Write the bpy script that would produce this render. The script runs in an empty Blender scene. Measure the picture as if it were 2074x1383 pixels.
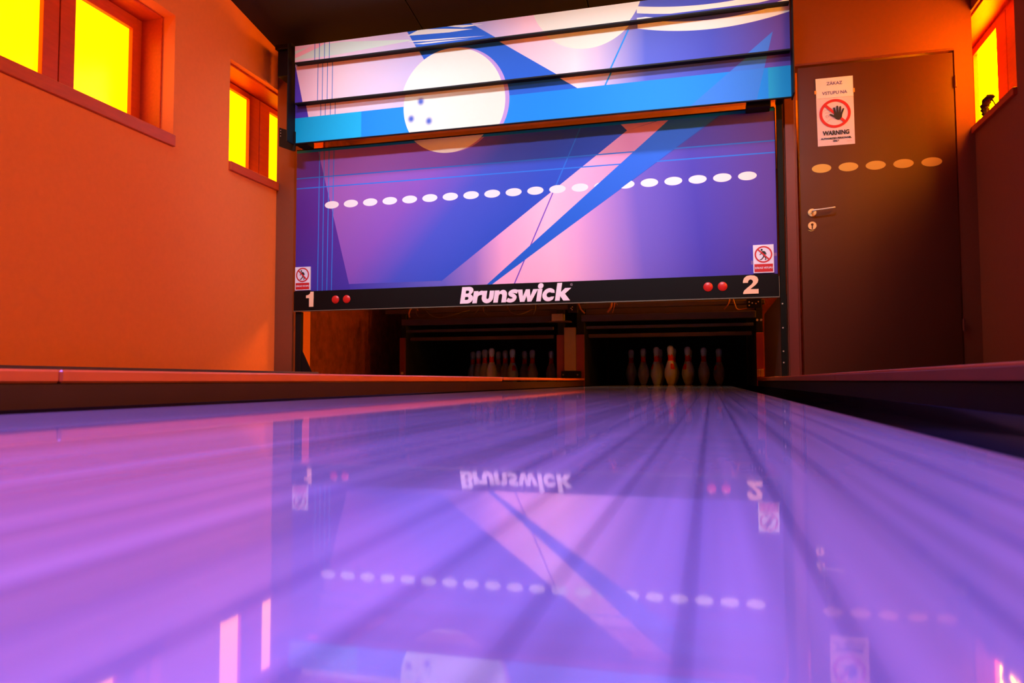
import bpy, bmesh, math, random
from mathutils import Vector, Matrix
random.seed(7)
scene = bpy.context.scene
COL = scene.collection
PI = math.pi

# ------------------------------------------------------------------ camera
def aim_camera():
    yaw, pitch, roll = 0.25931, 0.05307, -0.002716
    f = Vector((-math.sin(yaw), math.cos(yaw), 0)); r = Vector((math.cos(yaw), math.sin(yaw), 0)); u = Vector((0, 0, 1))
    f, u = f * math.cos(pitch) + u * math.sin(pitch), u * math.cos(pitch) - f * math.sin(pitch)
    r, u = r * math.cos(roll) + u * math.sin(roll), u * math.cos(roll) - r * math.sin(roll)
    cam = bpy.data.cameras.new('camera'); co = bpy.data.objects.new('camera', cam); COL.objects.link(co)
    cam.sensor_width = 36.0; cam.sensor_fit = 'HORIZONTAL'; cam.lens = 36.0 * 1513.54 / 2074.0
    cam.clip_start = 0.01; cam.clip_end = 100
    m = Matrix((r, u, -f)).transposed().to_4x4()
    m.translation = Vector((0.3697, -7.3528, 0.042))
    co.matrix_world = m
    cam.dof.use_dof = True; cam.dof.focus_distance = 5.6; cam.dof.aperture_fstop = 6.5
    scene.camera = co
aim_camera()

# ------------------------------------------------------------------ world, exposure
world = bpy.data.worlds.new('world'); scene.world = world; world.use_nodes = True
world.node_tree.nodes['Background'].inputs[0].default_value = (0.30, 0.12, 0.16, 1)
world.node_tree.nodes['Background'].inputs[1].default_value = 0.02
vs = scene.view_settings
vs.view_transform = 'Standard'; vs.look = 'None'; vs.gamma = 1.0; vs.use_curve_mapping = False
vs.exposure = 0.0

def area(name, loc, target, sx, sy, power, color, spread=PI):
    l = bpy.data.lights.new(name, 'AREA'); l.shape = 'RECTANGLE'; l.size = sx; l.size_y = sy
    l.energy = power; l.color = color; l.spread = spread
    o = bpy.data.objects.new(name, l); COL.objects.link(o); o.location = loc
    d = Vector(target) - Vector(loc)
    o.rotation_euler = d.to_track_quat('-Z', 'Y').to_euler()
    return o
# strip lamps on the ceiling in front of the masking unit, violet lane lamps further back
MASK_POWER = 10.0
FAR_POWER = 7.5
LANE_POWER = 62.0
WINDOW_LEFT = 4.5
WINDOW_RIGHT = 46.0
WINDOW_MACHINES = 90.0  # glow of the added window behind the door wall
MASK_COL = (0.80, 0.86, 1.0)
LANE_COL = (0.18, 0.135, 1.0)
MASK_LAMPS = [(-1.72, -3.05, 2.81), (-0.03, -3.05, 2.81)]
LANE_LAMPS = [(-0.15, -7.1, 3.34), (-0.15, -9.4, 3.72)]
for p in MASK_LAMPS:
    area('strip_light', p, (p[0], -2.12, 1.30), 1.60, 0.10, MASK_POWER, MASK_COL, 1.8)
FAR_LAMPS = [(-1.9, -5.2, 3.16), (0.1, -5.2, 3.16)]
for p in FAR_LAMPS:
    area('fill_light', p, (-0.95 + (p[0] + 0.9) * 1.0, -2.12, 1.0), 1.3, 0.14, FAR_POWER, MASK_COL, 0.75)  # added fill to brighten the lower masking board
for p in LANE_LAMPS:
    area('lane_light', p, (p[0], p[1] + 0.55, 0), 1.5, 0.25, LANE_POWER, LANE_COL, 1.5)

# ------------------------------------------------------------------ helpers
def C(r, g, b):
    def l(c):
        c /= 255.0
        return c / 12.92 if c <= 0.04045 else ((c + 0.055) / 1.055) ** 2.4
    return (l(r), l(g), l(b), 1)
WORLD = {}
def wpos(o): return WORLD.get(o.name, Vector((0, 0, 0))) if o else Vector((0, 0, 0))
def tag(o, label, cat, group=None, kind=None):
    o['label'] = label; o['category'] = cat
    if group: o['group'] = group
    if kind: o['kind'] = kind
    return o
def thing(name, loc, label, cat, group=None, kind=None):
    o = bpy.data.objects.new(name, None); COL.objects.link(o); o.location = loc; o.empty_display_size = 0.1
    WORLD[o.name] = Vector(loc)
    return tag(o, label, cat, group, kind)
def link_mesh(name, me, m, parent, centre):
    o = bpy.data.objects.new(name, me); COL.objects.link(o)
    if m: 
        if not me.materials: me.materials.append(m)
    o.parent = parent; o.location = centre - wpos(parent)
    WORLD[o.name] = Vector(centre)
    return o
def finish(name, bm, m, parent=None, smooth=False, uvxz=False, recentre=True):
    """turn a bmesh in world coordinates into one mesh object with its origin at its base centre"""
    if uvxz:
        uvl = bm.loops.layers.uv.new('print')
        for fc in bm.faces:
            for lp in fc.loops: lp[uvl].uv = (lp.vert.co.x, lp.vert.co.z)
    xs = [v.co for v in bm.verts]
    c = Vector(((min(v.x for v in xs) + max(v.x for v in xs)) / 2, (min(v.y for v in xs) + max(v.y for v in xs)) / 2, min(v.z for v in xs)))
    bmesh.ops.translate(bm, verts=bm.verts, vec=-c)
    me = bpy.data.meshes.new(name); bm.to_mesh(me); bm.free()
    if smooth:
        for p in me.polygons: p.use_smooth = True
        if smooth != 'all': 
            me.set_sharp_from_angle(angle=math.radians(40))
    return link_mesh(name, me, m, parent, c)
def add_box(bm, x0, x1, y0, y1, z0, z1, bevel=0):
    t = bmesh.new()
    vs_ = [t.verts.new((x, y, z)) for x in (x0, x1) for y in (y0, y1) for z in (z0, z1)]
    for f in ((0, 1, 3, 2), (4, 6, 7, 5), (0, 4, 5, 1), (2, 3, 7, 6), (0, 2, 6, 4), (1, 5, 7, 3)): t.faces.new([vs_[i] for i in f])
    if bevel: bmesh.ops.bevel(t, geom=t.edges[:], offset=bevel, segments=1, affect='EDGES')
    me = bpy.data.meshes.new('tmp'); t.to_mesh(me); t.free(); bm.from_mesh(me); bpy.data.meshes.remove(me)
def box(name, x0, x1, y0, y1, z0, z1, m, parent=None, bevel=0, uvxz=False):
    bm = bmesh.new(); add_box(bm, x0, x1, y0, y1, z0, z1, bevel)
    return finish(name, bm, m, parent, uvxz=uvxz)
def boxes(name, lst, m, parent=None, bevel=0):
    bm = bmesh.new()
    for b in lst: add_box(bm, *b, bevel)
    return finish(name, bm, m, parent)
def add_tube(bm, pts, rad, seg=8, caps=True):
    pts = [Vector(p) for p in pts]; rad = rad if isinstance(rad, (list, tuple)) else [rad] * len(pts)
    rings = []; up = Vector((0, 0, 1))
    prev = None
    for i, p in enumerate(pts):
        t = (pts[min(i + 1, len(pts) - 1)] - pts[max(i - 1, 0)]).normalized()
        a = prev if prev else (up if abs(t.dot(up)) < 0.9 else Vector((1, 0, 0)))
        n = (a - t * a.dot(t)).normalized(); b = t.cross(n); prev = n
        rings.append([bm.verts.new(p + (n * math.cos(2 * PI * k / seg) + b * math.sin(2 * PI * k / seg)) * rad[i]) for k in range(seg)])
    for a, b in zip(rings, rings[1:]):
        for k in range(seg): bm.faces.new((a[k], a[(k + 1) % seg], b[(k + 1) % seg], b[k]))
    if caps:
        bm.faces.new(rings[0][::-1]); bm.faces.new(rings[-1])
def tube(name, pts, rad, m, parent=None, seg=8):
    bm = bmesh.new(); add_tube(bm, pts, rad, seg); return finish(name, bm, m, parent, smooth=True)
def smooth_path(pts, n=6):
    out = []
    P = [pts[0]] + list(pts) + [pts[-1]]
    for i in range(1, len(P) - 2):
        p0, p1, p2, p3 = [Vector(q) for q in P[i - 1:i + 3]]
        for k in range(n):
            t = k / n
            out.append(0.5 * ((2 * p1) + (p2 - p0) * t + (2 * p0 - 5 * p1 + 4 * p2 - p3) * t * t + (3 * p1 - p0 - 3 * p2 + p3) * t ** 3))
    out.append(Vector(P[-2])); return out
def flat(name, polys, y, thick, m, parent=None):
    """closed outlines [(x,z)..] (holes by even-odd) -> thin sheet facing -y with its front at y"""
    cu = bpy.data.curves.new(name, 'CURVE'); cu.dimensions = '2D'; cu.fill_mode = 'BOTH'; cu.extrude = thick / 2
    for pl in polys:
        s = cu.splines.new('POLY'); s.points.add(len(pl) - 1); s.use_cyclic_u = True
        for i, (x, z) in enumerate(pl): s.points[i].co = (x, z, 0, 1)
    return curve_mesh(name, cu, y, thick, m, parent)
def curve_mesh(name, cu, y, thick, m, parent):
    t = bpy.data.objects.new('tmp', cu); COL.objects.link(t)
    dg = bpy.context.evaluated_depsgraph_get(); dg.update()
    me = bpy.data.meshes.new_from_object(t.evaluated_get(dg))
    bpy.data.objects.remove(t); bpy.data.curves.remove(cu)
    bm = bmesh.new(); bm.from_mesh(me); bpy.data.meshes.remove(me)
    for v in bm.verts: v.co = Vector((v.co.x, y + thick / 2 - v.co.z, v.co.y))
    o = finish(name, bm, m, parent)
    return o
def text(name, body, x, z, size, y, m, parent, width=None, bold=0.0, shear=0.0, thick=0.001):
    cu = bpy.data.curves.new(name, 'FONT'); cu.body = body; cu.size = size; cu.align_x = 'CENTER'; cu.extrude = thick / 2; cu.offset = bold; cu.shear = shear
    cu.resolution_u = 3
    o = curve_mesh(name, cu, y, thick, m, None)
    w = o.dimensions.x
    xs = [v.co.x for v in o.data.vertices]; ww = max(xs) - min(xs)
    k = width / ww if width else 1
    for v in o.data.vertices: v.co.x *= k
    o.parent = parent; o.location = Vector((x, y + thick / 2, z)) - wpos(parent); WORLD[o.name] = Vector((x, y, z))
    return o
def circle(cx, cz, rx, rz=None, n=32, a0=0, a1=2 * PI):
    rz = rz or rx
    full = abs(a1 - a0 - 2 * PI) < 1e-6
    k = n if full else n + 1
    return [(cx + rx * math.cos(a0 + (a1 - a0) * i / n), cz + rz * math.sin(a0 + (a1 - a0) * i / n)) for i in range(k)]
def stroke(pts, w, closed=False):
    """thick polyline outline in 2D; w is a width or a list"""
    pts = [Vector((p[0], p[1])) for p in pts]; n = len(pts); w = w if isinstance(w, list) else [w] * n
    L, R = [], []
    for i, p in enumerate(pts):
        t = (pts[min(i + 1, n - 1)] - pts[max(i - 1, 0)]).normalized(); nn = Vector((-t.y, t.x)) * w[i] / 2
        L.append(tuple(p + nn)); R.append(tuple(p - nn))
    return L + R[::-1]

# ------------------------------------------------------------------ materials
def mat(name, col, rough=0.6, metal=0.0, noise=0.0, scale=20.0, bump=0.0, bscale=None, coat=0.0, coat_rough=0.05, spec=0.5, stretch=(1, 1, 1)):
    m = bpy.data.materials.new(name); m.use_nodes = True; nt = m.node_tree; b = nt.nodes['Principled BSDF']
    b.inputs['Base Color'].default_value = (*col[:3], 1); b.inputs['Roughness'].default_value = rough; b.inputs['Metallic'].default_value = metal
    b.inputs['Coat Weight'].default_value = coat; b.inputs['Coat Roughness'].default_value = coat_rough
    b.inputs['Specular IOR Level'].default_value = spec
    if noise or bump:
        tc = nt.nodes.new('ShaderNodeTexCoord'); mp = nt.nodes.new('ShaderNodeMapping'); mp.inputs['Scale'].default_value = stretch
        nt.links.new(tc.outputs['Object'], mp.inputs[0])
        nz = nt.nodes.new('ShaderNodeTexNoise'); nz.inputs['Scale'].default_value = scale; nz.inputs['Detail'].default_value = 4
        nt.links.new(mp.outputs[0], nz.inputs['Vector'])
        if noise:
            mx = nt.nodes.new('ShaderNodeMix'); mx.data_type = 'RGBA'
            mx.inputs[6].default_value = (*[c * (1 - noise) for c in col[:3]], 1); mx.inputs[7].default_value = (*[min(1, c * (1 + noise)) for c in col[:3]], 1)
            nt.links.new(nz.outputs['Fac'], mx.inputs[0]); nt.links.new(mx.outputs[2], b.inputs['Base Color'])
        if bump:
            nb = nt.nodes.new('ShaderNodeTexNoise'); nb.inputs['Scale'].default_value = bscale or scale; nb.inputs['Detail'].default_value = 5
            nt.links.new(mp.outputs[0], nb.inputs['Vector'])
            bp_ = nt.nodes.new('ShaderNodeBump'); bp_.inputs['Strength'].default_value = bump; bp_.inputs['Distance'].default_value = 0.01
            nt.links.new(nb.outputs['Fac'], bp_.inputs['Height']); nt.links.new(bp_.outputs[0], b.inputs['Normal'])
    return m
def emit(name, col, strength):
    m = bpy.data.materials.new(name); m.use_nodes = True; nt = m.node_tree; b = nt.nodes['Principled BSDF']
    b.inputs['Base Color'].default_value = (*[c * 0.5 for c in col[:3]], 1); b.inputs['Emission Color'].default_value = (*col[:3], 1); b.inputs['Emission Strength'].default_value = strength
    b.inputs['Roughness'].default_value = 0.2
    return m
M = {}
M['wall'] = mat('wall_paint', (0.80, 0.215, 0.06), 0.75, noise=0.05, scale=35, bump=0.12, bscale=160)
M['wallright'] = mat('wall_paint_shaded', (0.30, 0.075, 0.03), 0.75, noise=0.05, scale=35, bump=0.12, bscale=160)  # wall paint darkened: the right side's dimmer light is put into the colour
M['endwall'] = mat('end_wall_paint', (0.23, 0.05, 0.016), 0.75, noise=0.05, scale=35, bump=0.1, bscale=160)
M['raw'] = mat('raw_plaster', (0.17, 0.028, 0.010), 0.95, noise=0.7, scale=14, bump=1.0, bscale=30)
M['slab'] = mat('concrete_slab', (0.55, 0.18, 0.06), 0.9, noise=0.25, scale=6, bump=0.4, bscale=30)
M['ceiling'] = mat('dark_ceiling_board', (0.016, 0.011, 0.012), 0.75, noise=0.25, scale=5, bump=0.1, bscale=80)
M['floor'] = mat('dark_floor', (0.05, 0.035, 0.035), 0.6, noise=0.3, scale=6)
M['wood'] = mat('window_wood', (0.55, 0.060, 0.018), 0.45, noise=0.2, scale=8, stretch=(6, 1, 6), bump=0.05)
M['sill'] = mat('sill_wood', (0.55, 0.075, 0.025), 0.45, noise=0.2, scale=8, stretch=(6, 1, 6))
M['pane'] = emit('lit_pane', (1.0, 0.30, 0.0), WINDOW_LEFT)
M['pane_sunny'] = emit('sunlit_pane', (1.0, 0.30, 0.0), WINDOW_RIGHT)
M['pane_added'] = emit('added_pane', (1.0, 0.30, 0.0), WINDOW_MACHINES)  # only for the added window that lights the machine space
M['door'] = mat('door_lacquer', (0.085, 0.018, 0.006), 0.35, noise=0.12, scale=4, stretch=(3, 3, 0.5))
M['doorframe'] = mat('door_frame_paint', (0.16, 0.030, 0.022), 0.4, noise=0.08, scale=12)
M['black'] = mat('black_metal', (0.006, 0.004, 0.005), 0.55, noise=0.2, scale=30, spec=0.2)
M['blackbar'] = mat('black_bar', (0.004, 0.0025, 0.003), 0.5, noise=0.15, scale=40, spec=0.15)
M['dark'] = mat('machine_paint', (0.045, 0.030, 0.045), 0.5, noise=0.3, scale=14)
M['darkbrown'] = mat('machine_brown', (0.06, 0.028, 0.018), 0.6, noise=0.3, scale=12)
M['green'] = mat('dark_green_steel', (0.005, 0.006, 0.005), 0.6, noise=0.2, scale=20, spec=0.12)
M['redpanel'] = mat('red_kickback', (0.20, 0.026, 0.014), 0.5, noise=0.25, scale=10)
M['redlit'] = mat('red_kickback_lit', (0.50, 0.05, 0.03), 0.5, noise=0.2, scale=10)  # lit copy of the red panel, the orange light put into its colour
M['tan'] = mat('tan_panel', (0.30, 0.20, 0.12), 0.7, noise=0.2, scale=10)
M['chrome'] = mat('satin_steel', (0.80, 0.74, 0.66), 0.28, metal=0.5, noise=0.05)
M['brasslike'] = mat('warm_metal', (0.85, 0.60, 0.28), 0.35, metal=0.3, noise=0.05)
M['trim'] = mat('grey_trim', (0.20, 0.19, 0.15), 0.4, metal=0.6, noise=0.1)
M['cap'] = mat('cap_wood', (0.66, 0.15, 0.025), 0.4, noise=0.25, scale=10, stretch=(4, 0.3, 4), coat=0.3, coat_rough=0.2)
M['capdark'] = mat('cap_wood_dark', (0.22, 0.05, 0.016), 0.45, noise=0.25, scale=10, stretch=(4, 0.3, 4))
M['side'] = mat('divider_side', (0.045, 0.012, 0.005), 0.5, noise=0.2, scale=10)
M['ledge'] = mat('ledge_grey', (0.09, 0.05, 0.075), 0.6, noise=0.15, scale=10)
def gutter_material():
    m = bpy.data.materials.new('gutter_plastic'); m.use_nodes = True; nt = m.node_tree; N = nt.nodes.new; Lk = nt.links.new
    nt.nodes.remove(nt.nodes['Principled BSDF']); out = nt.nodes['Material Output']
    tc = N('ShaderNodeTexCoord'); nz = N('ShaderNodeTexNoise'); nz.inputs['Scale'].default_value = 7; nz.inputs['Detail'].default_value = 4; Lk(tc.outputs['Object'], nz.inputs['Vector'])
    rp = N('ShaderNodeValToRGB'); rp.color_ramp.elements[0].color = (0.005, 0.003, 0.003, 1); rp.color_ramp.elements[1].color = (0.016, 0.008, 0.007, 1); Lk(nz.outputs['Fac'], rp.inputs[0])
    df = N('ShaderNodeBsdfDiffuse'); Lk(rp.outputs[0], df.inputs['Color'])
    gl = N('ShaderNodeBsdfGlossy'); gl.inputs['Color'].default_value = (0.14, 0.13, 0.15, 1); gl.inputs['Roughness'].default_value = 0.12
    fr = N('ShaderNodeFresnel'); ms = N('ShaderNodeMixShader'); Lk(fr.outputs[0], ms.inputs[0]); Lk(df.outputs[0], ms.inputs[1]); Lk(gl.outputs[0], ms.inputs[2]); Lk(ms.outputs[0], out.inputs['Surface'])
    return m
M['gutter'] = gutter_material()
M['letter'] = mat('white_letter', C(240, 225, 250), 0.5)
M['numeral'] = mat('cream_numeral', C(250, 205, 175), 0.5)
M['redlamp'] = mat('red_lens', (0.55, 0.012, 0.010), 0.35, noise=0.1)
M['paper'] = mat('white_paper', C(224, 228, 255), 0.6)
M['paper2'] = mat('printed_paper', C(218, 208, 242), 0.55)
M['signred'] = mat('sign_red', (0.55, 0.006, 0.012), 0.5)
M['signblack'] = mat('sign_black', (0.010, 0.009, 0.014), 0.6)
M['signgrey'] = mat('sign_grey', C(190, 160, 180), 0.6)
M['violetink'] = mat('violet_ink', C(90, 70, 160), 0.6)
M['tape'] = mat('yellow_tape', C(235, 160, 60), 0.5)
M['cleartape'] = mat('clear_tape', C(140, 110, 170), 0.2)
M['sticker'] = mat('cream_sticker', C(205, 172, 85), 0.6)
M['cable'] = mat('orange_cable', (0.22, 0.05, 0.015), 0.6)
M['cabledark'] = mat('dark_cable', (0.05, 0.02, 0.012), 0.6)
M['scrap'] = mat('scrap_dark', (0.03, 0.010, 0.008), 0.8, noise=0.3)
M['lamphouse'] = mat('lamp_housing', (0.03, 0.03, 0.035), 0.4)
M['lampviolet'] = emit('violet_tube', (0.35, 0.25, 1.0), 2.0)
M['pin'] = mat('pin_plastic', (0.66, 0.76, 0.90), 0.3, noise=0.08, scale=25, coat=0.6, coat_rough=0.1)
M['pinred'] = mat('pin_red', (0.92, 0.035, 0.01), 0.4)
M['curtain'] = mat('pit_curtain', (0.006, 0.005, 0.005), 0.9, noise=0.2)

def lane_material():
    m = bpy.data.materials.new('lane_board'); m.use_nodes = True; nt = m.node_tree; b = nt.nodes['Principled BSDF']; N = nt.nodes.new; Lk = nt.links.new
    tc = N('ShaderNodeTexCoord'); oi = N('ShaderNodeObjectInfo')
    # grain running along the board, shifted per board
    add = N('ShaderNodeVectorMath'); add.operation = 'ADD'; sc = N('ShaderNodeVectorMath'); sc.operation = 'SCALE'
    Lk(oi.outputs['Location'], sc.inputs[0]); sc.inputs['Scale'].default_value = 37.0
    Lk(tc.outputs['Object'], add.inputs[0]); Lk(sc.outputs[0], add.inputs[1])
    mp = N('ShaderNodeMapping'); mp.inputs['Scale'].default_value = (90, 1.6, 1); Lk(add.outputs[0], mp.inputs[0])
    nz = N('ShaderNodeTexNoise'); nz.inputs['Scale'].default_value = 1.0; nz.inputs['Detail'].default_value = 5; Lk(mp.outputs[0], nz.inputs['Vector'])
    ramp = N('ShaderNodeValToRGB'); ramp.color_ramp.elements[0].position = 0.3; ramp.color_ramp.elements[0].color = (0.36, 0.33, 0.32, 1)
    ramp.color_ramp.elements[1].position = 0.68; ramp.color_ramp.elements[1].color = (0.58, 0.53, 0.52, 1); Lk(nz.outputs['Fac'], ramp.inputs[0])
    # per-board tone
    hsv = N('ShaderNodeHueSaturation'); mr = N('ShaderNodeMapRange'); mr.inputs[3].default_value = 0.82; mr.inputs[4].default_value = 1.12
    Lk(oi.outputs['Random'], mr.inputs[0]); Lk(mr.outputs[0], hsv.inputs['Value']); Lk(ramp.outputs[0], hsv.inputs['Color'])
    # darker printed edge of each board
    sp = N('ShaderNodeSeparateXYZ'); Lk(tc.outputs['Object'], sp.inputs[0])
    ab = N('ShaderNodeMath'); ab.operation = 'ABSOLUTE'; Lk(sp.outputs[0], ab.inputs[0])
    er = N('ShaderNodeMapRange'); er.interpolation_type = 'SMOOTHSTEP'; er.inputs[1].default_value = 0.0098; er.inputs[2].default_value = 0.0122; er.inputs[3].default_value = 0; er.inputs[4].default_value = 0.55
    Lk(ab.outputs[0], er.inputs[0])
    rv = N('ShaderNodeMapRange'); rv.inputs[3].default_value = 0.45; rv.inputs[4].default_value = 1.15; Lk(oi.outputs['Random'], rv.inputs[0])
    em = N('ShaderNodeMath'); em.operation = 'MULTIPLY'; em.use_clamp = True; Lk(er.outputs[0], em.inputs[0]); Lk(rv.outputs[0], em.inputs[1])
    mx = N('ShaderNodeMix'); mx.data_type = 'RGBA'; mx.inputs[7].default_value = (0.13, 0.13, 0.24, 1); Lk(em.outputs[0], mx.inputs[0]); Lk(hsv.outputs[0], mx.inputs[6])
    # lacquered board: diffuse wood below, mirror-like coat above by Fresnel
    out = nt.nodes['Material Output']; df = N('ShaderNodeBsdfDiffuse'); gl = N('ShaderNodeBsdfGlossy'); gl.inputs['Roughness'].default_value = 0.035; gl.inputs['Color'].default_value = (0.95, 0.95, 0.95, 1)
    fr = N('ShaderNodeFresnel'); fr.inputs['IOR'].default_value = 1.5; ms = N('ShaderNodeMixShader')
    Lk(mx.outputs[2], df.inputs['Color']); Lk(fr.outputs[0], ms.inputs[0]); Lk(df.outputs[0], ms.inputs[1]); Lk(gl.outputs[0], ms.inputs[2]); Lk(ms.outputs[0], out.inputs['Surface'])
    nt.nodes.remove(b)
    return m
M['lane'] = lane_material()

# --- flat print of the masking unit: shapes in metres on the (x, z) plane of the board, read from its UV map
class Art:
    def __init__(s, name):
        s.m = bpy.data.materials.new(name); s.m.use_nodes = True; s.nt = s.m.node_tree; s.b = s.nt.nodes['Principled BSDF']
        s.b.inputs['Roughness'].default_value = 0.55; s.b.inputs['Specular IOR Level'].default_value = 0.25
        uv = s.nt.nodes.new('ShaderNodeUVMap'); uv.uv_map = 'print'; sp = s.n('ShaderNodeSeparateXYZ'); s.l(uv.outputs[0], sp.inputs[0])
        s.x, s.z = sp.outputs[0], sp.outputs[1]
        cb = s.n('ShaderNodeCombineXYZ'); s.l(s.x, cb.inputs[0]); s.l(s.z, cb.inputs[1]); cb.inputs[2].default_value = 1; s.v = cb.outputs[0]
        s.col = None
    def n(s, t): return s.nt.nodes.new(t)
    def l(s, a, b): s.nt.links.new(a, b)
    def math(s, op, a, b=None, clamp=False):
        k = s.n('ShaderNodeMath'); k.operation = op; k.use_clamp = clamp
        for i, q in enumerate((a, b)):
            if q is None: continue
            if isinstance(q, (int, float)): k.inputs[i].default_value = q
            else: s.l(q, k.inputs[i])
        return k.outputs[0]
    def lin(s, a, b, c):
        k = s.n('ShaderNodeVectorMath'); k.operation = 'DOT_PRODUCT'; s.l(s.v, k.inputs[0]); k.inputs[1].default_value = (a, b, c); return k.outputs['Value']
    def edge(s, P, Q):       # distance to the line PQ, positive on its left
        dx, dz = Q[0] - P[0], Q[1] - P[1]; L = math.hypot(dx, dz); a, b = -dz / L, dx / L
        return s.lin(a, b, -(a * P[0] + b * P[1]))
    def poly(s, pts):        # convex polygon
        A = sum(p[0] * q[1] - q[0] * p[1] for p, q in zip(pts, pts[1:] + pts[:1]))
        if A < 0: pts = pts[::-1]
        d = None
        for P, Q in zip(pts, pts[1:] + pts[:1]):
            e = s.edge(P, Q); d = e if d is None else s.math('MINIMUM', d, e)
        return s.math('GREATER_THAN', d, 0.0)
    def left(s, P, Q): return s.math('GREATER_THAN', s.edge(P, Q), 0.0)
    def line(s, P, Q, w): return s.math('LESS_THAN', s.math('ABSOLUTE', s.edge(P, Q)), w / 2)
    def ell(s, cx, cz, rx, rz=None, soft=None):
        rz = rz or rx
        k = s.n('ShaderNodeCombineXYZ'); s.l(s.lin(1 / rx, 0, -cx / rx), k.inputs[0]); s.l(s.lin(0, 1 / rz, -cz / rz), k.inputs[1])
        q = s.n('ShaderNodeVectorMath'); q.operation = 'LENGTH'; s.l(k.outputs[0], q.inputs[0])
        if soft:
            r = s.n('ShaderNodeMapRange'); r.interpolation_type = 'SMOOTHSTEP'; r.inputs[1].default_value = 1 - soft; r.inputs[2].default_value = 1 + soft; r.inputs[3].default_value = 1; r.inputs[4].default_value = 0
            s.l(q.outputs['Value'], r.inputs[0]); return r.outputs[0]
        return s.math('LESS_THAN', q.outputs['Value'], 1.0)
    def AND(s, *ms):
        o = ms[0]
        for k in ms[1:]: o = s.math('MULTIPLY', o, k)
        return o
    def OR(s, *ms):
        o = ms[0]
        for k in ms[1:]: o = s.math('MAXIMUM', o, k)
        return o
    def NOT(s, a): return s.math('SUBTRACT', 1.0, a)
    def ramp(s, val, stops, lo, hi):
        mr = s.n('ShaderNodeMapRange'); mr.inputs[1].default_value = lo; mr.inputs[2].default_value = hi; s.l(val, mr.inputs[0])
        r = s.n('ShaderNodeValToRGB'); cr = r.color_ramp
        while len(cr.elements) < len(stops): cr.elements.new(0.5)
        for e, (p, c) in zip(cr.elements, stops): e.position = (p - lo) / (hi - lo)
        for e, (p, c) in zip(cr.elements, stops): e.color = C(*c)
        s.l(mr.outputs[0], r.inputs[0]); return r.outputs[0]
    def put(s, mask, col, alpha=1.0):
        if alpha != 1.0: mask = s.math('MULTIPLY', mask, alpha)
        k = s.n('ShaderNodeMix'); k.data_type = 'RGBA'
        if mask is None: s.col = col; return
        s.l(mask, k.inputs[0]); s.l(s.col, k.inputs[6])
        if isinstance(col, tuple): k.inputs[7].default_value = C(*col)
        else: s.l(col, k.inputs[7])
        s.col = k.outputs[2]
    def done(s): s.l(s.col, s.b.inputs['Base Color']); return s.m

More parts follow.
